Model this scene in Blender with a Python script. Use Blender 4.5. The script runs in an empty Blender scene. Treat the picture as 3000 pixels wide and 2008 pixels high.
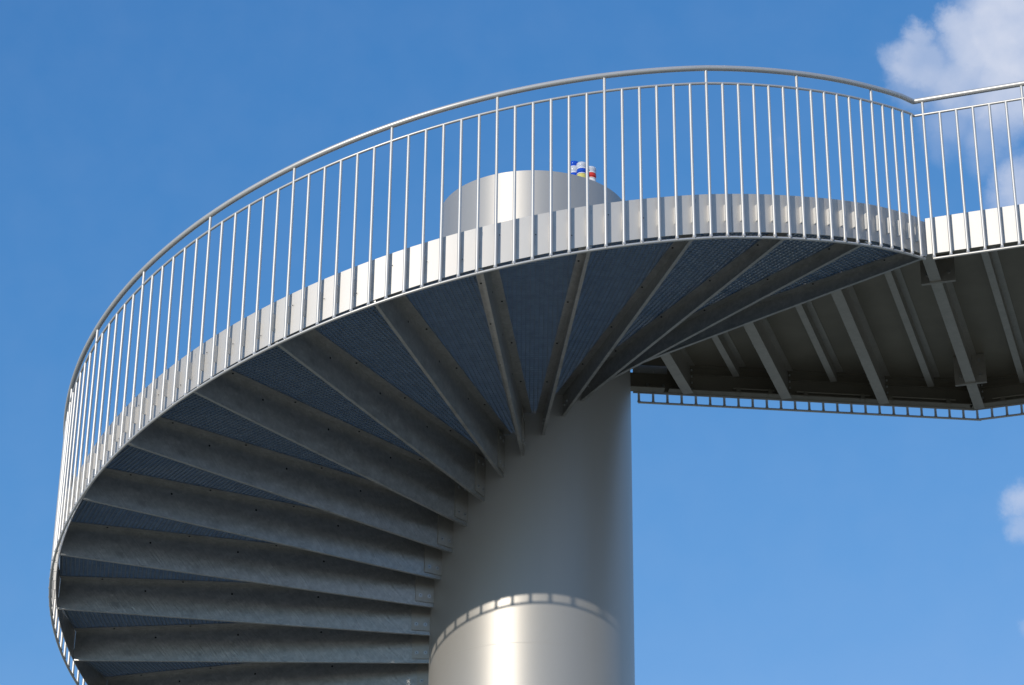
import bpy, bmesh, math, random
from mathutils import Vector, Matrix, noise
R_ = math.radians
sc = bpy.context.scene
COL = sc.collection
random.seed(7)

# ------------------------------------------------------------------ camera
cam = bpy.data.cameras.new('camera')
cam.sensor_width = 36.0
cam.lens = 83.72
cam.clip_start = 0.1
cam.clip_end = 20000
camo = bpy.data.objects.new('camera', cam)
COL.objects.link(camo)
rx = Vector((0.9999461, 0.0057964, 0.0086125))
up = Vector((-0.0052026, -0.4381127, 0.8989050))
fw = Vector((-0.0089837, 0.8989014, 0.4380589))
M = Matrix((rx, up, -fw)).transposed().to_4x4()
M.translation = Vector((0, -18.50865, 0))
camo.matrix_world = M
sc.camera = camo

# ------------------------------------------------------------------ world, sun, exposure
SUN_AZ, SUN_EL = R_(-121.0), R_(18.0)          # where the sun stands
w = bpy.data.worlds.new('World'); sc.world = w; w.use_nodes = True
nt = w.node_tree; nt.nodes.clear()
def N(tree, typ, **kw):
    n = tree.nodes.new(typ)
    for k, v in kw.items(): setattr(n, k, v)
    return n
L = nt.links.new
out = N(nt, 'ShaderNodeOutputWorld'); bg = N(nt, 'ShaderNodeBackground')
sky = N(nt, 'ShaderNodeTexSky', sky_type='NISHITA')
sky.sun_disc = False
sky.sun_elevation = SUN_EL
sky.sun_rotation = math.atan2(math.cos(SUN_AZ), math.sin(SUN_AZ))
sky.altitude = 0; sky.air_density = 1.0; sky.dust_density = 0.0; sky.ozone_density = 6.0
bg.inputs['Strength'].default_value = 0.15
SKY_GAIN = (1.03, 1.0, 1.0)
# clouds: soft blobs at fixed directions of the sky, edges broken by noise
geo = N(nt, 'ShaderNodeTexCoord')
nz = N(nt, 'ShaderNodeTexNoise'); nz.inputs['Scale'].default_value = 34; nz.inputs['Detail'].default_value = 11; nz.inputs['Roughness'].default_value = 0.66
L(geo.outputs['Generated'], nz.inputs['Vector'])
sub = N(nt, 'ShaderNodeVectorMath', operation='SUBTRACT'); sub.inputs[1].default_value = (0.5, 0.5, 0.5)
L(nz.outputs['Color'], sub.inputs[0])
scl = N(nt, 'ShaderNodeVectorMath', operation='SCALE'); scl.inputs['Scale'].default_value = 0.022
L(sub.outputs[0], scl.inputs[0])
dist = N(nt, 'ShaderNodeVectorMath', operation='ADD')
L(geo.outputs['Generated'], dist.inputs[0]); L(scl.outputs[0], dist.inputs[1])
# direction, radius, softness (share of the radius), density
BLOBS = [((0.1968, 0.8166, 0.5426), 0.0300, .30, .95), ((0.1798, 0.8223, 0.5399), 0.0175, .30, .85), ((0.1750, 0.8200, 0.5453), 0.0125, .30, .8),
         ((0.1585, 0.8314, 0.5329), 0.0135, .40, .70), ((0.1740, 0.832, 0.527), 0.0175, .60, .75), ((0.1944, 0.8308, 0.5222), 0.0215, .55, .85),
         ((0.1500, 0.8310, 0.5360), 0.0075, .8, .5), ((0.1700, 0.8430, 0.5112), 0.0145, 1.0, .42), ((0.1863, 0.8420, 0.5072), 0.0140, 1.0, .45),
         ((0.2005, 0.8512, 0.4861), 0.0145, .55, .75), ((0.1927, 0.8550, 0.4820), 0.0090, .9, .5),
         ((0.2006, 0.9078, 0.3700), 0.0080, .9, .62), ((0.2020, 0.911, 0.3604), 0.0075, .9, .5), ((.2035, .9065, .372), .008, .6, .5), ((0.2015, 0.9253, 0.3221), 0.0050, 1.0, .3),
         ((0.1031, 0.8546, 0.5089), 0.0050, 1.0, .12), ((0.25, 0.80, 0.548), 0.035, .4, .9), ((.1581, .825, .5426), .0075, .5, .65), ((.156, .8378, .5232), .0100, .9, .40), ((.1752, .836, .5201), .0110, .9, .5), ((.1926, .8346, .5161), .0110, .8, .5), ((.1506, .8361, .5274), .0073, .9, .4), ((.1669, .8479, .5032), .0088, 1, .28), ((.1836, .8476, .4979), .0088, 1, .28), ((.1632, .8429, .5127), .0088, 1, .22), ((.85, .35, .35), .42, 1, .3), ((.93, -.25, .2), .35, 1, .5), ((-.2, -.75, .62), .30, 1, .4), ((-.95, -.1, .28), .25, 1, .4), ((.45, -.85, .25), .3, 1, .5), ((0.23, 0.89, 0.39), 0.02, .5, .8)]  # the widest blobs are unseen clouds, added to whiten light on the column
prev = None
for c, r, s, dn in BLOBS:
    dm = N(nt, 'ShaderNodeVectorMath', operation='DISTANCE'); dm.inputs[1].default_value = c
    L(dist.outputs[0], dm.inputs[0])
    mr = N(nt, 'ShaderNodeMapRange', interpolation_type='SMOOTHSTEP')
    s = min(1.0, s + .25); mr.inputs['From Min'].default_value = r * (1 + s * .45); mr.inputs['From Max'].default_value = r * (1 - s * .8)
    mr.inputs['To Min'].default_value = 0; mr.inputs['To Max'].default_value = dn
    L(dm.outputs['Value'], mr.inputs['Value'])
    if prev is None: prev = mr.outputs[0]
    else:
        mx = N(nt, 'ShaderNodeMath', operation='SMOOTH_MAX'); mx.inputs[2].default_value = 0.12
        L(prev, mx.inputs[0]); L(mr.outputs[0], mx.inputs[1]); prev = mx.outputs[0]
sb = N(nt, 'ShaderNodeMath', operation='SUBTRACT', use_clamp=True); sb.inputs[1].default_value = 0.02
L(prev, sb.inputs[0])
nz2 = N(nt, 'ShaderNodeTexNoise'); nz2.inputs['Scale'].default_value = 55; nz2.inputs['Detail'].default_value = 8
L(geo.outputs['Generated'], nz2.inputs['Vector'])
mr2 = N(nt, 'ShaderNodeMapRange'); mr2.inputs['From Min'].default_value = .3; mr2.inputs['From Max'].default_value = .7
mr2.inputs['To Min'].default_value = .78; mr2.inputs['To Max'].default_value = 1.12
L(nz2.outputs['Fac'], mr2.inputs['Value'])
dens = N(nt, 'ShaderNodeMath', operation='MULTIPLY', use_clamp=True)
L(sb.outputs[0], dens.inputs[0]); L(mr2.outputs[0], dens.inputs[1])
gain = N(nt, 'ShaderNodeVectorMath', operation='MULTIPLY'); gain.inputs[1].default_value = SKY_GAIN
sep = N(nt, 'ShaderNodeSeparateXYZ'); L(sky.outputs[0], sep.inputs[0])      # colour grade of the sky: the dimmest parts lose red
k1 = N(nt, 'ShaderNodeMath', operation='MULTIPLY', use_clamp=True); k1.inputs[1].default_value = 1 / 1.227; L(sep.outputs[0], k1.inputs[0])
k2 = N(nt, 'ShaderNodeMath', operation='MULTIPLY'); L(sep.outputs[0], k2.inputs[0]); L(k1.outputs[0], k2.inputs[1])
def powm(src, e, k):
    a = N(nt, 'ShaderNodeMath', operation='POWER'); a.inputs[1].default_value = e; L(src, a.inputs[0])
    b = N(nt, 'ShaderNodeMath', operation='MULTIPLY'); b.inputs[1].default_value = k; L(a.outputs[0], b.inputs[0]); return b.outputs[0]
cmb = N(nt, 'ShaderNodeCombineXYZ'); L(k2.outputs[0], cmb.inputs[0]); L(powm(sep.outputs[1], .88, 1.09), cmb.inputs[1]); L(powm(sep.outputs[2], .60, 1.857), cmb.inputs[2])
L(cmb.outputs[0], gain.inputs[0])
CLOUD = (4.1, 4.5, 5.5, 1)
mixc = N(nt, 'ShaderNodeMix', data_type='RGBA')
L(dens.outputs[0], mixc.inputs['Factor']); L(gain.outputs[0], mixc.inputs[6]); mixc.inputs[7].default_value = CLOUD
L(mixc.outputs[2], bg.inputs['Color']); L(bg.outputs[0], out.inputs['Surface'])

sun = bpy.data.lights.new('sun', 'SUN'); sun.energy = 3.0; sun.angle = R_(0.5); sun.color = (1.0, 0.92, 0.80)
suno = bpy.data.objects.new('sun', sun); COL.objects.link(suno)
sd = Vector((math.cos(SUN_AZ) * math.cos(SUN_EL), math.sin(SUN_AZ) * math.cos(SUN_EL), math.sin(SUN_EL)))
suno.rotation_euler = sd.to_track_quat('Z', 'Y').to_euler()
sc.view_settings.view_transform = 'Standard'; sc.view_settings.look = 'None'
sc.view_settings.exposure = 0.0; sc.view_settings.gamma = 1.0
sc.render.engine = 'CYCLES'

# ------------------------------------------------------------------ materials
def metal(name, base, rough, met, bump=0.0, bscale=30, var=0.06, vscale=4, stretch=(1, 1, 1), spangle=0.0, rvar=0.0, streak=0.0):
    m = bpy.data.materials.new(name); m.use_nodes = True
    t = m.node_tree; b = t.nodes['Principled BSDF']
    b.inputs['Metallic'].default_value = met
    tc = N(t, 'ShaderNodeTexCoord'); mp = N(t, 'ShaderNodeMapping'); mp.inputs['Scale'].default_value = stretch
    t.links.new(tc.outputs['Object'], mp.inputs['Vector'])
    n1 = N(t, 'ShaderNodeTexNoise'); n1.inputs['Scale'].default_value = vscale; n1.inputs['Detail'].default_value = 6; n1.inputs['Roughness'].default_value = .6
    t.links.new(mp.outputs[0], n1.inputs['Vector'])
    cr = N(t, 'ShaderNodeMapRange'); cr.inputs['From Min'].default_value = .3; cr.inputs['From Max'].default_value = .7
    cr.inputs['To Min'].default_value = 1 - var; cr.inputs['To Max'].default_value = 1 + var
    t.links.new(n1.outputs['Fac'], cr.inputs['Value'])
    fac = cr.outputs[0]
    if spangle:
        v = N(t, 'ShaderNodeTexVoronoi'); v.inputs['Scale'].default_value = 45
        t.links.new(tc.outputs['Object'], v.inputs['Vector'])
        s2 = N(t, 'ShaderNodeSeparateColor'); t.links.new(v.outputs['Color'], s2.inputs[0])
        r2 = N(t, 'ShaderNodeMapRange'); r2.inputs['To Min'].default_value = 1 - spangle; r2.inputs['To Max'].default_value = 1 + spangle
        t.links.new(s2.outputs[0], r2.inputs['Value'])
        mm = N(t, 'ShaderNodeMath', operation='MULTIPLY'); t.links.new(fac, mm.inputs[0]); t.links.new(r2.outputs[0], mm.inputs[1]); fac = mm.outputs[0]
    vm = N(t, 'ShaderNodeVectorMath', operation='SCALE'); vm.inputs[0].default_value = base
    t.links.new(fac, vm.inputs['Scale']); t.links.new(vm.outputs[0], b.inputs['Base Color'])
    if rvar:
        rr = N(t, 'ShaderNodeMapRange'); rr.inputs['From Min'].default_value = .3; rr.inputs['From Max'].default_value = .7
        rr.inputs['To Min'].default_value = rough - rvar; rr.inputs['To Max'].default_value = rough + rvar
        t.links.new(n1.outputs['Fac'], rr.inputs['Value']); t.links.new(rr.outputs[0], b.inputs['Roughness'])
    else: b.inputs['Roughness'].default_value = rough
    if streak:      # runs left by the zinc bath: fine slanted ridges
        m0 = N(t, 'ShaderNodeMapping'); m0.inputs['Rotation'].default_value = (0, R_(50), 0)
        m3 = N(t, 'ShaderNodeMapping'); m3.inputs['Scale'].default_value = (5, 30, 30)
        t.links.new(tc.outputs['Object'], m0.inputs['Vector']); t.links.new(m0.outputs[0], m3.inputs['Vector'])
        n3 = N(t, 'ShaderNodeTexNoise'); n3.inputs['Scale'].default_value = 1; n3.inputs['Detail'].default_value = 4; n3.inputs['Distortion'].default_value = 1.2
        t.links.new(m3.outputs[0], n3.inputs['Vector'])
        b3 = N(t, 'ShaderNodeBump'); b3.inputs['Strength'].default_value = streak; b3.inputs['Distance'].default_value = .01
        t.links.new(n3.outputs['Fac'], b3.inputs['Height']); t.links.new(b3.outputs[0], b.inputs['Normal'])
    if bump and not streak:
        n2 = N(t, 'ShaderNodeTexNoise'); n2.inputs['Scale'].default_value = bscale; n2.inputs['Detail'].default_value = 5
        t.links.new(mp.outputs[0], n2.inputs['Vector'])
        bp = N(t, 'ShaderNodeBump'); bp.inputs['Strength'].default_value = bump; bp.inputs['Distance'].default_value = .01
        t.links.new(n2.outputs['Fac'], bp.inputs['Height']); t.links.new(bp.outputs[0], b.inputs['Normal'])
    return m

M_PAINT = metal('silver_paint', (0.72, 0.70, 0.67), 0.5, 0.15, var=.02, vscale=3)
M_TUBE = metal('silver_tube', (0.58, 0.57, 0.55), 0.40, 0.40, var=.03, vscale=6)
M_FASCIA = metal('silver_fascia', (0.55, 0.535, 0.515), 0.52, 0.36, var=.018, vscale=3, stretch=(3, 3, .6))
M_COLUMN = metal('brushed_column_steel', (0.46, 0.44, 0.41), 0.46, 0.45, var=.03, vscale=2.2, stretch=(1, 1, .15), bump=.02, bscale=5)
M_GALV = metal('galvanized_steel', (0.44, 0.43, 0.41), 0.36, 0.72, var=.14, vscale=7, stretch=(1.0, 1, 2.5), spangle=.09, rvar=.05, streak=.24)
M_GALVP = metal('galvanized_plate', (0.44, 0.41, 0.365), 0.42, 0.65, var=.06, vscale=9, spangle=.04)
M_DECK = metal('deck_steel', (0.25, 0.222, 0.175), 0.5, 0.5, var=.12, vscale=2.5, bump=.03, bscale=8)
M_BOLT = metal('bolt_steel', (0.5, 0.5, 0.5), 0.3, 0.9, var=.05)
def flat(name, col, rough=.8, met=0.0):
    m = bpy.data.materials.new(name); m.use_nodes = True; b = m.node_tree.nodes['Principled BSDF']
    n1 = N(m.node_tree, 'ShaderNodeTexNoise'); n1.inputs['Scale'].default_value = 20
    r = N(m.node_tree, 'ShaderNodeMapRange'); r.inputs['To Min'].default_value = .85; r.inputs['To Max'].default_value = 1.15
    v = N(m.node_tree, 'ShaderNodeVectorMath', operation='SCALE'); v.inputs[0].default_value = col[:3]
    m.node_tree.links.new(n1.outputs['Fac'], r.inputs['Value']); m.node_tree.links.new(r.outputs[0], v.inputs['Scale']); m.node_tree.links.new(v.outputs[0], b.inputs['Base Color'])
    b.inputs['Roughness'].default_value = rough; b.inputs['Metallic'].default_value = met
    return m
M_HOLE = flat('dark_hole', (.012, .012, .013), .9)
M_GRATE = metal('plank_steel', (.34, .37, .38), .5, .55, var=.15, vscale=12, bump=.15, bscale=40)
M_LEG = metal('plank_leg_steel', (.34, .37, .38), .5, .55, var=.15, vscale=15)

# ------------------------------------------------------------------ mesh helpers
def link(name, bm, mats, parent=None, smooth=False, auto=False):
    bmesh.ops.recalc_face_normals(bm, faces=bm.faces)
    me = bpy.data.meshes.new(name); bm.to_mesh(me); bm.free()
    for m in (mats if isinstance(mats, (list, tuple)) else [mats]): me.materials.append(m)
    if smooth:
        for p in me.polygons: p.use_smooth = True
        if auto: me.set_sharp_from_angle(angle=R_(40))
    o = bpy.data.objects.new(name, me); COL.objects.link(o)
    if parent: o.parent = parent
    return o
def empty(name, loc=(0, 0, 0)):
    o = bpy.data.objects.new(name, None); COL.objects.link(o); o.location = loc; o.empty_display_size = .2; return o
def tag(o, label=None, cat=None, group=None, kind=None):
    if label: o['label'] = label
    if cat: o['category'] = cat
    if group: o['group'] = group
    if kind: o['kind'] = kind
def box(bm, c, hx, hy, hz, X=Vector((1, 0, 0)), Y=Vector((0, 1, 0)), Z=Vector((0, 0, 1)), mat=0):
    vs = []
    for sx, sy, sz in ((-1,-1,-1),(1,-1,-1),(1,1,-1),(-1,1,-1),(-1,-1,1),(1,-1,1),(1,1,1),(-1,1,1)):
        vs.append(bm.verts.new(Vector(c) + X * hx * sx + Y * hy * sy + Z * hz * sz))
    for f in ((0,3,2,1),(4,5,6,7),(0,1,5,4),(1,2,6,5),(2,3,7,6),(3,0,4,7)):
        fc = bm.faces.new([vs[i] for i in f]); fc.material_index = mat
def hexa(bm, p, mat=0):   # eight corners, bottom four then top four
    vs = [bm.verts.new(Vector(q)) for q in p]
    for f in ((0,3,2,1),(4,5,6,7),(0,1,5,4),(1,2,6,5),(2,3,7,6),(3,0,4,7)):
        fc = bm.faces.new([vs[i] for i in f]); fc.material_index = mat
def tube(bm, pts, r, n=12, cap=True, mat=0):
    pts = [Vector(p) for p in pts]; rings = []
    for i, p in enumerate(pts):
        a = pts[max(0, i - 1)]; b = pts[min(len(pts) - 1, i + 1)]
        t = (b - a).normalized()
        ref = Vector((0, 0, 1)) if abs(t.z) < .9 else Vector((1, 0, 0))
        u = t.cross(ref).normalized(); v = u.cross(t).normalized()
        k = 1.0
        if 0 < i < len(pts) - 1:
            t0 = (p - a).normalized(); c = max(.5, t.dot(t0)); k = 1 / c
        rings.append([bm.verts.new(p + (u * math.cos(2 * math.pi * j / n) * k + v * math.sin(2 * math.pi * j / n)) * r) for j in range(n)])
    for A, B in zip(rings, rings[1:]):
        for j in range(n):
            f = bm.faces.new((A[j], A[(j + 1) % n], B[(j + 1) % n], B[j])); f.material_index = mat
    if cap:
        bm.faces.new(rings[0][::-1]).material_index = mat; bm.faces.new(rings[-1]).material_index = mat
def disc(bm, c, nrm, r, h=.003, n=10, mat=0):
    nrm = Vector(nrm).normalized(); tube(bm, [Vector(c), Vector(c) + nrm * h], r, n, True, mat)
def P(a, r, z): return Vector((r * math.cos(a), r * math.sin(a), z))

# ------------------------------------------------------------------ helix constants
PHI0, DPHI, Z0, DZ = -1.27533, 0.03312, 8.04292, 0.0302
RB, RC = 3.886, 0.834
I_TOP, I_BOT = 17, -102
def lerp(x, tab):
    for (a, va), (b, vb) in zip(tab, tab[1:]):
        if x <= b: return va if x <= a else va + (vb - va) * (x - a) / (b - a)
    return tab[-1][1]
OFF_B = [(1, 0), (7, -.015), (13, -.017), (17.5, -.029)]
OFF_T = [(1, 0), (7, -.020), (13, -.036), (17.5, -.038)]
def ang(i): return PHI0 + DPHI * i
def zb(i): return Z0 + DZ * i + lerp(i, OFF_B)
def zt(i): return Z0 + DZ * i + lerp(i, OFF_T)
H_HAND, H_MID = 1.400, 1.270
RAIL_DROP = .013
R_BAR = .0114
STEP = 6 * DPHI
def beam_az(k): return R_(-95.5) + STEP * k          # k = 5 is the last one under the landing
def beam_i(k): return (beam_az(k) - PHI0) / DPHI
def seam(k): return zb(beam_i(k)) + .295
K0, K1 = -15, 5

# ------------------------------------------------------------------ ground
bm = bmesh.new(); n = 24; S = 6000
g = [[bm.verts.new(((i / n - .5) * 2 * S, (j / n - .5) * 2 * S, -1.6)) for j in range(n + 1)] for i in range(n + 1)]
for i in range(n):
    for j in range(n): bm.faces.new((g[i][j], g[i + 1][j], g[i + 1][j + 1], g[i][j + 1]))
mg = bpy.data.materials.new('ground_grass_gravel'); mg.use_nodes = True; t = mg.node_tree; b = t.nodes['Principled BSDF']
tc = N(t, 'ShaderNodeTexCoord'); n1 = N(t, 'ShaderNodeTexNoise'); n1.inputs['Scale'].default_value = .12; n1.inputs['Detail'].default_value = 10
t.links.new(tc.outputs['Object'], n1.inputs['Vector'])
r = N(t, 'ShaderNodeValToRGB'); r.color_ramp.elements[0].position = .4; r.color_ramp.elements[0].color = (.26, .25, .16, 1); r.color_ramp.elements[1].position = .62; r.color_ramp.elements[1].color = (.42, .36, .28, 1)
t.links.new(n1.outputs['Fac'], r.inputs[0]); t.links.new(r.outputs[0], b.inputs['Base Color']); b.inputs['Roughness'].default_value = .95
go = link('ground', bm, mg); tag(go, kind='structure')

# ------------------------------------------------------------------ column
col = empty('steel_column', (0, 0, -1.6)); tag(col, 'thick round silver steel column at the centre of the winding stair', 'column')
bm = bmesh.new(); NS = 128; ZT = 10.2546
zs = [-1.6, -.2, 1.5, 3, 4.5, 5.9, 7.4, 8.9, ZT]
rings = []
for z in zs: rings.append([bm.verts.new(P(2 * math.pi * j / NS, RC, z)) for j in range(NS)])
for A, B in zip(rings, rings[1:]):
    for j in range(NS): bm.faces.new((A[j], A[(j + 1) % NS], B[(j + 1) % NS], B[j]))
inner = [bm.verts.new(P(2 * math.pi * j / NS, RC - .012, ZT)) for j in range(NS)]
inner2 = [bm.verts.new(P(2 * math.pi * j / NS, RC - .012, ZT - .02)) for j in range(NS)]
for A, B in ((rings[-1], inner), (inner, inner2)):
    for j in range(NS): bm.faces.new((A[j], A[(j + 1) % NS], B[(j + 1) % NS], B[j]))
shaft = link('shaft', bm, M_COLUMN, col, smooth=True, auto=True); shaft.location = (0, 0, 1.6)
bm = bmesh.new(); bm.faces.new([bm.verts.new(P(2 * math.pi * j / NS, RC - .012, ZT - .02)) for j in range(NS)])
top = link('top_plate', bm, M_PAINT, col); top.location = (0, 0, 1.6)
for z in (6.02, 2.9):
    bm = bmesh.new(); rr = [[bm.verts.new(P(2 * math.pi * j / NS, RC + q, z + h)) for j in range(NS)] for q, h in ((-.0005, -.004), (.0004, -.0015), (.0004, .0015), (-.0005, .004))]
    for A, B in zip(rr, rr[1:]):
        for j in range(NS): bm.faces.new((A[j], A[(j + 1) % NS], B[(j + 1) % NS], B[j]))
    ws = link('weld_seam', bm, M_COLUMN, col, smooth=True); ws.location = (0, 0, 1.6)

# ------------------------------------------------------------------ spiral staircase: beams, treads, fascia
stair = empty('spiral_staircase', (0, 0, -1.6)); tag(stair, 'curved grey steel stair winding up round the thick column, seen from below', 'staircase')
def beam_mesh():
    bm = bmesh.new(); r0, r1 = .829, 3.839; X = Vector((1, 0, 0))
    zi, zo = -.372, -.253
    w = .004
    # web (tapered, split along its length for texture)
    hexa(bm, [(r0, -w, zi), (r1, -w, zo), (r1, w, zo), (r0, w, zi), (r0, -w, 0), (r1, -w, 0), (r1, w, 0), (r0, w, 0)])
    # top flange, reaching under the next higher tread
    box(bm, ((r0 + .01 + r1) / 2, .0375 + .0, -.0035), (r1 - r0 - .01) / 2, .0335, .0035)
    # rear flange, carrying the back edge of the lower tread
    hexa(bm, [(r0 - .01, -.062, -.190), (r1, -.062, -.190), (r1, -w, -.190), (r0 - .01, -w, -.190), (r0 - .01, -.062, -.184), (r1, -.062, -.184), (r1, -w, -.184), (r0 - .01, -w, -.184)])
    # bottom lip
    hexa(bm, [(r0, -.014, zi - .009), (r1, -.014, zo - .009), (r1, .011, zo - .009), (r0, .011, zi - .009), (r0, -.014, zi), (r1, -.014, zo), (r1, .011, zo), (r0, .011, zi)])
    # bolt heads and drilled holes
    for q in (1.45, 2.15, 2.85, 3.5):
        disc(bm, (q, .040, -.007), (0, 0, -1), .0075, .004, mat=1)
        disc(bm, (q, -.040, -.190), (0, 0, -1), .0075, .004, mat=1)
    for q in (1.75, 2.45, 3.15):
        disc(bm, (q, w, -.085), (0, 1, 0), .0085, .0015, mat=1)
        disc(bm, (q, -w, -.085), (0, -1, 0), .0085, .0015, mat=1)
    return bm
def bracket_mesh():
    bm = bmesh.new()
    hexa(bm, [(.826, .0045, -.346), (.985, .0045, -.340), (.985, .0145, -.340), (.826, .0145, -.346), (.826, .0045, -.02), (.985, .0045, -.02), (.985, .0145, -.02), (.826, .0145, -.02)])
    for (q, z) in ((.872, -.292), (.945, -.290), (.872, -.075), (.945, -.075)):
        disc(bm, (q, .0145, z), (0, 1, 0), .0165, .002, 16, 1)
        disc(bm, (q, .0165, z), (0, 1, 0), .0095, .006, 6, 1)
        disc(bm, (q, .0225, z), (0, 1, 0), .0035, .0008, 8, 2)
        disc(bm, (q, -.004, z), (0, -1, 0), .011, .01, 6, 1)
    return bm
HALF = STEP / 2
def tread_mesh():
    # planks run across the mid line of the wedge; each an upside-down channel, thin slots between
    bm = bmesh.new(); cx = Vector((math.cos(HALF), math.sin(HALF), 0)); cy = Vector((-math.sin(HALF), math.cos(HALF), 0)); Z = Vector((0, 0, 1))
    s = .826; pitch = .0335; tt = math.tan(HALF)
    def q(x, y, z): return cx * x + cy * y + Z * z
    def bar(x0, x1, ya, yb, z0, z1, m):
        hexa(bm, [q(x0, -ya, z0), q(x1, -yb, z0), q(x1, yb, z0), q(x0, ya, z0), q(x0, -ya, z1), q(x1, -yb, z1), q(x1, yb, z1), q(x0, ya, z1)], m)
    while s < 3.825:
        bar(s, s + .004, s * tt - .006, (s + .004) * tt - .006, .001, .033, 0); s += pitch
    for j in range(-11, 12):
        y = j * .0335; x0 = max(.82, abs(y) / tt + .07)
        if x0 > 3.7: continue
        hexa(bm, [q(x0, y - .0015, .003), q(3.826, y - .0015, .003), q(3.826, y + .0015, .003), q(x0, y + .0015, .003),
                  q(x0, y - .0015, .032), q(3.826, y - .0015, .032), q(3.826, y + .0015, .032), q(x0, y + .0015, .032)], 1)
    # binding strip along the outer end
    bar(3.826, 3.830, 3.826 * tt - .006, 3.83 * tt - .006, 0, .034, 0)
    return bm
beam0 = br0 = tread0 = None
for k in range(K0, K1 + 1):
    z = seam(k) + 1.6
    if beam0 is None:
        beam0 = b = link('tread_beam', beam_mesh(), [M_GALV, M_HOLE], stair)
        br0 = br = link('end_bracket', bracket_mesh(), [M_GALVP, M_BOLT, M_HOLE], b)
    else:
        b = beam0.copy(); COL.objects.link(b); b.parent = stair
        br = br0.copy(); COL.objects.link(br); br.parent = b
    b.location = (0, 0, z); b.rotation_euler = (0, 0, beam_az(k))
    if k < K1:
        if tread0 is None: tread0 = t_ = link('tread', tread_mesh(), [M_GRATE, M_LEG], stair)
        else: t_ = tread0.copy(); COL.objects.link(t_); t_.parent = stair
        t_.location = (0, 0, z); t_.rotation_euler = (0, 0, beam_az(k))
# curved side plate in sections
RF = 3.848
def fascia(i0, i1):
    bm = bmesh.new(); m = max(2, int(abs(i1 - i0) * 2)); prev = None
    for s in range(m + 1):
        i = i0 + (i1 - i0) * s / m; a = ang(i); z = zb(i)
        lo, hi = z + .045 + .006 * max(0, min(1, (i - 1) / 6)), z + .369 - .008 * max(0, min(1, (i + 10) / 11))
        ring = [bm.verts.new(P(a, RF, lo)), bm.verts.new(P(a, RF, hi)), bm.verts.new(P(a, RF - .006, hi)), bm.verts.new(P(a, RF - .006, lo))]
        if prev:
            for j in range(4):
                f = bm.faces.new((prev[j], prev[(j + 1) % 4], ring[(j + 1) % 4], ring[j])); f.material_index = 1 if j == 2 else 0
        else: bm.faces.new(ring)
        prev = ring
    bm.faces.new(prev[::-1])
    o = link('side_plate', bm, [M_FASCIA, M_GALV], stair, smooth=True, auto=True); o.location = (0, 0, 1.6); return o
bm = None
cuts = [17.45, 2.45, -33.5, -69.5, -102]
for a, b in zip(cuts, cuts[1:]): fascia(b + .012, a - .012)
# screws through the side plate, three to a tread at the height of the tread
for k in range(K0 + 1, K1):
    for fr in (.17, .5, .83):
        a = beam_az(k) + STEP * fr; i = (a - PHI0) / DPHI
        if i > 16.5: continue
        z = seam(k) + .004
        bm = bmesh.new(); nrm = (math.cos(a), math.sin(a), 0); u = Vector(nrm)
        disc(bm, P(a, RF - .0005, z), nrm, .0125, .0018, 20, 0)
        disc(bm, P(a, RF + .0013, z), nrm, .0045, .0014, 10, 1)
        s_ = link('screw', bm, [M_FASCIA, M_HOLE], stair); s_.location = (0, 0, 1.6)

# ------------------------------------------------------------------ stair railing
rail = empty('stair_railing', (0, 0, -1.6)); tag(rail, 'curved silver railing with thin upright bars along the winding stair', 'railing')
def rpart(name, bm, mats=M_TUBE, par=None, smooth=True):
    o = link(name, bm, mats, par or rail, smooth=smooth, auto=True); o.location = (0, 0, 1.6); return o
KH = Vector((2.974, -2.499, 9.925))      # mitre corner with the bridge handrail
KM = Vector((2.972, -2.495, 9.795))
bm = bmesh.new(); pts = []
i = I_BOT
while i < 16.4: pts.append(P(ang(i), RB + .003, zt(i) + H_HAND)); i += .5
pts.append(KH)
tube(bm, pts, .0213, 20); rpart('handrail', bm)
for i in (2.15, -38.6):
    bm = bmesh.new(); tube(bm, [P(ang(i - .03), RB + .003, zt(i) - DZ * .03 + H_HAND), P(ang(i + .03), RB + .003, zt(i) + DZ * .03 + H_HAND)], .0222, 20); rpart('joint_ring', bm)
bm = bmesh.new(); pts = []; i = I_BOT
while i < 17.1: pts.append(P(ang(i), RB, zt(i) + H_MID)); i += .5
pts.append(KM); tube(bm, pts, .0103, 10); rpart('mid_rail', bm)
for a, b in ((17.4, 2.62), (2.60, -69.45), (-69.55, I_BOT)):
    bm = bmesh.new(); pts = []; i = b; m = int((a - b) * 2)
    for s in range(m + 1):
        i = b + (a - b) * s / m; pts.append(P(ang(i), RB - (.0 if a < 5 else .003), zb(i) - RAIL_DROP))
    tube(bm, pts, .0100, 12); rpart('bottom_rail', bm)
def bar_mesh(a, z0, z1, r=R_BAR):
    bm = bmesh.new(); c = P(a, RB, 0)
    tube(bm, [c + Vector((0, 0, z)) for z in (z0, z0 + .5, z1)], r, 12)
    # weld fillet at the foot
    v0 = [bm.verts.new(c + Vector((0, 0, z0 + .006)) + Vector((math.cos(t), math.sin(t), 0)) * (R_BAR + .0045)) for t in [j * math.pi / 5 for j in range(10)]]
    v1 = [bm.verts.new(c + Vector((0, 0, z0 + .024)) + Vector((math.cos(t), math.sin(t), 0)) * (R_BAR + .0002)) for t in [j * math.pi / 5 for j in range(10)]]
    for j in range(10): bm.faces.new((v0[j], v0[(j + 1) % 10], v1[(j + 1) % 10], v1[j]))
    return bm
def tab_mesh(a, z):
    bm = bmesh.new(); X = Vector((math.cos(a), math.sin(a), 0)); Y = Vector((-math.sin(a), math.cos(a), 0))
    box(bm, X * (RB - .0215) + Vector((0, 0, z)), .0175, .0042, .065, X, Y)
    return bm
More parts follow.
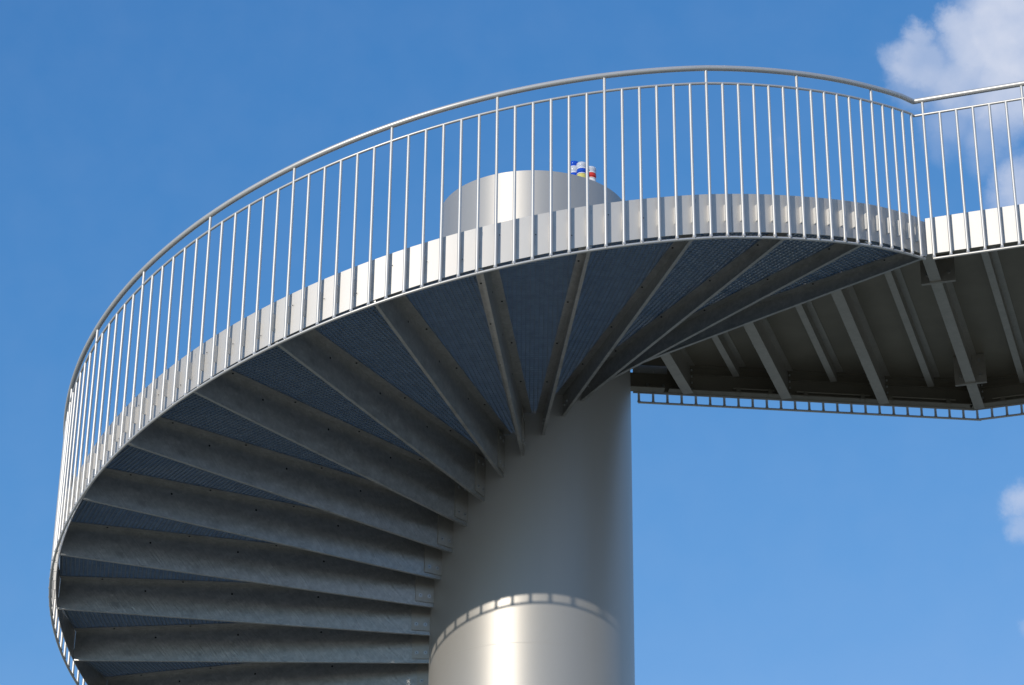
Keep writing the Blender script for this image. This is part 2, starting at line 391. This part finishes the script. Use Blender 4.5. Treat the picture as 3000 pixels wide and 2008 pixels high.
for i in range(I_BOT + 1, I_TOP + 1):
    post = (i - 1) % 6 == 0
    b = rpart('post' if post else 'baluster', bar_mesh(ang(i), zb(i) - RAIL_DROP, zt(i) + (H_HAND - .015 if post else H_MID)))
    tb = link('fixing_tab', tab_mesh(ang(i), zb(i) + .20), M_PAINT, b)

# ------------------------------------------------------------------ footbridge
bridge = empty('footbridge', (3.0, -1.0, -1.6)); tag(bridge, 'silver steel footbridge deck leaving the column toward the right, dark underneath', 'footbridge')
def bpart(name, bm, mats, par=None, smooth=False):
    o = link(name, bm, mats, par or bridge, smooth=smooth, auto=smooth)
    if par is None: o.location = -bridge.location
    return o
BA = R_(-18.5); U = Vector((math.cos(BA), math.sin(BA), 0)); V = Vector((-math.sin(BA), math.cos(BA), 0))
NC = Vector((2.999, -2.456, 0))          # near corner
FK = Vector((3.845, .450, 0))            # far corner where the far edge bends
FS = Vector((.86, .122, 0))              # far edge starts behind the column
LEN = 9.0
SOF, TOP = 8.862, 8.884
# deck plate
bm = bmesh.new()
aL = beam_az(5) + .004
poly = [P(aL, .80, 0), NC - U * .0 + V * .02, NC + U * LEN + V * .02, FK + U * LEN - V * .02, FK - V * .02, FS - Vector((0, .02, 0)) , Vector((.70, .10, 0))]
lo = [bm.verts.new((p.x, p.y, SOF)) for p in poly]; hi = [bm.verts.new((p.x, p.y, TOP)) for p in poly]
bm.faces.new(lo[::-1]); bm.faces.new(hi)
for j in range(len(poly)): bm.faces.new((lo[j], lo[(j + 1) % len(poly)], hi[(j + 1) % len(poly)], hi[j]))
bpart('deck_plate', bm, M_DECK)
def plate(A, B, inward, z0, z1, th):
    d = (B - A).normalized(); n_ = inward; bm = bmesh.new()
    A2, B2 = A + n_ * th, B + n_ * th
    hexa(bm, [(*A.xy, z0), (*B.xy, z0), (*B2.xy, z0), (*A2.xy, z0), (*A.xy, z1), (*B.xy, z1), (*B2.xy, z1), (*A2.xy, z1)])
    return bm
bpart('side_plate', plate(NC, NC + U * LEN, V, 8.590, 8.900, .006), M_FASCIA)
FD = (FK - FS).normalized(); FN = Vector((FD.y, -FD.x, 0))   # inward normal of the first far edge
A_ = P(ang(17.42), RF, 0)
bpart('corner_plate', plate(A_, NC - U * .002, (NC - A_).normalized().cross(Vector((0, 0, 1))) * -1, 8.572, 8.874, .005), M_FASCIA)
bpart('side_plate', plate(FS, FK, FN, 8.60, 8.895, .006), M_FASCIA)
bpart('side_plate', plate(FK + U * .002, FK + U * LEN, -V, 8.60, 8.895, .006), M_FASCIA)
# edge girders (channels) inside the side plates
def girder(A, B, inward, z0, z1, fl=.10):
    bm = bmesh.new(); d = (B - A).normalized()
    def bar(o0, o1, a0, a1):
        p = [A + inward * o0, B + inward * o0, B + inward * o1, A + inward * o1]
        hexa(bm, [(*q.xy, a0) for q in p] + [(*q.xy, a1) for q in p])
    bar(.008, .018, z0 + .008, z1)          # web
    bar(.008, fl, z0, z0 + .008)            # bottom flange
    bar(.018, fl - .02, z1 - .010, z1 - .002)  # top flange
    bar(.018, .045, z1 - .075, z1 - .068)   # stiffening ledge
    return bm
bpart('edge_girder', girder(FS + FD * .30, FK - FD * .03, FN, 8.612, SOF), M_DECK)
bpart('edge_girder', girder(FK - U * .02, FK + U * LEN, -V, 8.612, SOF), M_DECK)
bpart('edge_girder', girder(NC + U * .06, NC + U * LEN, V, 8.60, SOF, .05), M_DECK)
# fixing plate between girder and column
bm = bmesh.new()
p0 = FS + FN * .02 - FD * .16
box(bm, (p0 + FD * .25) + Vector((0, 0, 8.70)), .24, .006, .085, FD, FN)
box(bm, (p0 + FD * .22) + FN * .05 + Vector((0, 0, 8.612)), .20, .05, .005, FD, FN)
for q in (.28, .42): disc(bm, p0 + FD * q + FN * .0065 + Vector((0, 0, 8.67)), FN, .014, .012, 8, 1)
bpart('column_bracket', bm, [M_DECK, M_BOLT])
# cross beams
BD = Vector((math.cos(R_(72.6)), math.sin(R_(72.6)), 0)); BN = Vector((BD.y, -BD.x, 0))
def isect(Pq, D, Q, E):
    den = D.x * E.y - D.y * E.x
    t_ = ((Q.x - Pq.x) * E.y - (Q.y - Pq.y) * E.x) / den
    return Pq + D * t_
LD = Vector((math.cos(aL), math.sin(aL), 0)); LN = Vector((-math.sin(aL), math.cos(aL), 0))
def beam(x_, y_, thick, zlo, w, near=None):
    Q = Vector((x_, y_, 0))
    if Q.x < 3.78: far = isect(Q, BD, FS + FN * .02, FD)
    else: far = isect(Q, BD, FK - V * .02, U)
    if near is None:
        near = isect(Q, BD, LN * .035, LD)
        if near.length > 3.72: near = isect(Q, BD, NC + V * .02, U)
    bm = bmesh.new(); Ln = (far - near).length; mid = (near + far) / 2
    zh = SOF - .0005
    def bar(n0, n1, a0, a1, s0=0., s1=0.):
        c = mid + BN * ((n0 + n1) / 2) + BD * ((s0 - s1) / 2); c.z = (a0 + a1) / 2
        box(bm, c, (Ln - s0 - s1) / 2, abs(n1 - n0) / 2, (a1 - a0) / 2, BD, BN)
    if thick:
        bar(0, w, zlo, zlo + .009)
        bar(w * .62, w * .74, zlo + .009, zh - .008, 0, .0)
        bar(0, w * 1.25, zh - .008, zh)
        c = far - BD * .012 + BN * (w * .85)
        for q in (.05, .11, .17, .23):
            disc(bm, Vector((c.x, c.y, zlo + q - .015)) - BD * .0, BN, .010, .012, 6, 1)
        random.seed(int(x_ * 100))
        for s in range(26):     # weld spatter along the flange edge
            t_ = random.random() ** 1.0
            c = near + BD * (Ln * t_); c.z = zlo + .006
            disc(bm, c, -BN, .003 + random.random() * .003, .004, 5, 0)
    else:
        bar(0, w, zlo, zlo + .006, 0, .10)
        bar(w * .86, w, zlo + .006, zh - .006, 0, .10)
        bar(w * .86, w * 1.9, zh - .006, zh, 0, .06)
    bpart('cross_beam', bm, [M_GALVP, M_BOLT])
    return near, far
# thick ones hang down to the girder flange, thin ones are shallower
for j in range(9):
    if j < 4: x_, y_ = ((1.256, .024), (2.103, .092), (2.961, .195), (3.799, .269))[j]
    else: q = Vector((3.799, .269, 0)) + U * .86 * (j - 3); x_, y_ = q.x, q.y
    nf = beam(x_, y_, True, 8.604, .088)
    if j == 3: J = nf
for j in range(9):
    if j < 3: x_, y_ = ((1.698, .017), (2.545, .102), (3.402, .199))[j]
    else: q = Vector((4.166, .046, 0)) + U * .86 * (j - 3); x_, y_ = q.x, q.y
    beam(x_, y_, False, 8.752, .056)
# bolted splice plates across the joint beam
for c in (Vector((3.160, -1.985, 0)), Vector((3.725, -.120, 0))):
    bm = bmesh.new()
    for s in (0, .016):
        cc = c + BD * s; cc.z = 8.727
        box(bm, cc, .006, .133, .133, BD, BN)
    for sx in (-.085, .085):
        for z in (8.67, 8.80):
            disc(bm, Vector((c.x, c.y, z)) - BD * .006 + BN * sx, -BD, .014, .012, 6, 1)
    bpart('splice_plate', bm, [M_GALVP, M_BOLT])
# slim brace rods above the far girder flange
def rods(A, D, n_, spans):
    for s0, s1 in spans:
        bm = bmesh.new()
        a = A + D * s0 + n_ * .085; b = A + D * s1 + n_ * .085; a.z = b.z = 8.655
        tube(bm, [a, b], .0085, 10)
        for f in (.12, .90):
            c = a.lerp(b, f); c.z = 8.640; box(bm, c, .018, .010, .020, D, n_)
            for s in (-.02, .02):
                q = c + D * s; q.z = 8.612; disc(bm, q, (0, 0, -1), .006, .005, 6)
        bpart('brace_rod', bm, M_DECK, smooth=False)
rods(FS, FD, FN, [(.86, 1.22), (1.42, 2.06), (2.16, 2.82)])
rods(FK, U, -V, [(.18, .9), (1.05, 1.8), (1.9, 2.7)])

# ------------------------------------------------------------------ bridge railings
def straight_rail(name, label, runs, zbot, first_post, start_extra=None):
    root = empty(name, (runs[0][0].x, runs[0][0].y, 8.5)); tag(root, label, 'railing')
    def rp(nm, bm, sm=True):
        o = link(nm, bm, M_TUBE, root, smooth=sm, auto=True); o.location = -root.location; return o
    cnt = first_post
    for (A, D, n_, sp, inward, hpre) in runs:
        a = A.copy(); e = A + D * (sp * (n_ - 1) + .03)
        bm = bmesh.new(); tube(bm, [Vector((*(a - D * (.008 if a.x < 3.5 else .128)).xy, zbot)), Vector((*e.xy, zbot))], .0100, 12); rp('bottom_rail', bm)
        h0 = hpre[0] if hpre else Vector((*a.xy, 9.928)); m0 = hpre[1] if hpre else Vector((*a.xy, 9.79))
        bm = bmesh.new(); tube(bm, [h0, Vector((*e.xy, 9.932))], .0213, 20); rp('handrail', bm)
        bm = bmesh.new(); tube(bm, [m0, Vector((*e.xy, 9.785))], .0103, 10); rp('mid_rail', bm)
        for j in range(n_):
            c = A + D * (sp * j); post = cnt % 6 == 0; cnt += 1
            bm = bmesh.new(); tube(bm, [Vector((*c.xy, zbot)), Vector((*c.xy, 9.915 if post else 9.787))], R_BAR, 12)
            for t_ in range(1): 
                v0 = [bm.verts.new(Vector((c.x + math.cos(q) * (R_BAR + .0045), c.y + math.sin(q) * (R_BAR + .0045), zbot + .006))) for q in [k * math.pi / 5 for k in range(10)]]
                v1 = [bm.verts.new(Vector((c.x + math.cos(q) * (R_BAR + .0002), c.y + math.sin(q) * (R_BAR + .0002), zbot + .024))) for q in [k * math.pi / 5 for k in range(10)]]
                for k in range(10): bm.faces.new((v0[k], v0[(k + 1) % 10], v1[(k + 1) % 10], v1[k]))
            o = rp('post' if post else 'baluster', bm)
            bm = bmesh.new(); cc = c + inward * .0215; box(bm, Vector((cc.x, cc.y, 8.75)), .0045, .019, .065, D, inward)
            link('fixing_tab', bm, M_PAINT, o)
straight_rail('bridge_railing', 'straight silver railing on the near side of the footbridge',
    [(Vector((3.041, -2.518, 0)) , U, 56, .1283, V, (KH, KM))], 8.521, 0)
F0 = Vector((.912, .158, 0)); FE = Vector((3.88, .483, 0)); FD2 = (FE - F0).normalized()
nfar = 24; spf = (FE - F0).length / nfar
FK2 = FE
straight_rail('bridge_railing', 'dark lower edge of the railing along the far side of the footbridge',
    [(F0, FD2, nfar + 1, spf, FN, None), (FE + U * .128, U, 56, .128, -V, (Vector((*FE.xy, 9.928)), Vector((*FE.xy, 9.79))))], 8.53, 3)

# ------------------------------------------------------------------ stacks of translucent drums on the column top
def plastic(name, col, tr):
    m = bpy.data.materials.new(name); m.use_nodes = True; b = m.node_tree.nodes['Principled BSDF']
    n1 = N(m.node_tree, 'ShaderNodeTexNoise'); n1.inputs['Scale'].default_value = 14
    r = N(m.node_tree, 'ShaderNodeMapRange'); r.inputs['To Min'].default_value = .9; r.inputs['To Max'].default_value = 1.1
    v = N(m.node_tree, 'ShaderNodeVectorMath', operation='SCALE'); v.inputs[0].default_value = col
    m.node_tree.links.new(n1.outputs['Fac'], r.inputs['Value']); m.node_tree.links.new(r.outputs[0], v.inputs['Scale']); m.node_tree.links.new(v.outputs[0], b.inputs['Base Color'])
    b.inputs['Roughness'].default_value = .15; b.inputs['Transmission Weight'].default_value = tr; b.inputs['IOR'].default_value = 1.3
    return m
PB = plastic('blue_plastic', (.02, .10, .62), .15); PC = plastic('clear_plastic', (.80, .84, .92), .35)
PR = plastic('red_plastic', (.75, .06, .05), .15); PY = plastic('yellow_plastic', (.80, .72, .22), .2); PW = plastic('white_plastic', (.85, .85, .88), .1)
def drum(c, z0, h, r, mat, par, base):
    bm = bmesh.new(); prof = [(r * .80, 0), (r * .93, .06), (r * .86, .14), (r * .86, .24), (r, .38), (r, .80), (r * .93, .93), (r * .80, 1.0)]
    n_ = 32; rg = [[bm.verts.new((c[0] + math.cos(2 * math.pi * j / n_) * q, c[1] + math.sin(2 * math.pi * j / n_) * q, z0 + f * h)) for j in range(n_)] for q, f in prof]
    for A, B in zip(rg, rg[1:]):
        for j in range(n_): bm.faces.new((A[j], A[(j + 1) % n_], B[(j + 1) % n_], B[j]))
    bm.faces.new(rg[0][::-1]); bm.faces.new(rg[-1])
    o = link('drum', bm, mat, par, smooth=True, auto=True); o.location = -par.location; return o
def rim(c, z0, r, par):
    bm = bmesh.new(); tube(bm, [(c[0], c[1], z0 - .003), (c[0], c[1], z0 + .003)], r * .97, 32)
    o = link('rim_band', bm, PW, par, smooth=True, auto=True); o.location = -par.location
for nm_lab, c, zs_, mats, hs in (
    ('tall stack of blue and clear plastic drums at the left on the column top', (.345, -.555), 10.492, (PB, PC, PB, PC), (.056, .060, .060)),
    ('middle stack of plastic drums with clear top, blue band and yellow foot', (.412, -.600), 10.458, (PC, PB, PY), (.064, .050)),
    ('stack of plastic drums with clear top over a red one, at the column top edge', (.492, -.535), 10.452, (PC, PR, PW), (.062, .054))):
    base_z = 10.2546 - .018
    st = empty('drum_stack', (c[0], c[1], base_z)); tag(st, nm_lab, 'plastic drums', 'stacks of plastic drums on the column top')
    z = zs_
    for j, m in enumerate(mats):
        hh = hs[j] if j < len(hs) else z - base_z
        drum(c, z - hh, hh, 0.047, m, st, base_z)
        if j: rim(c, z, 0.047, st)
        z -= hh
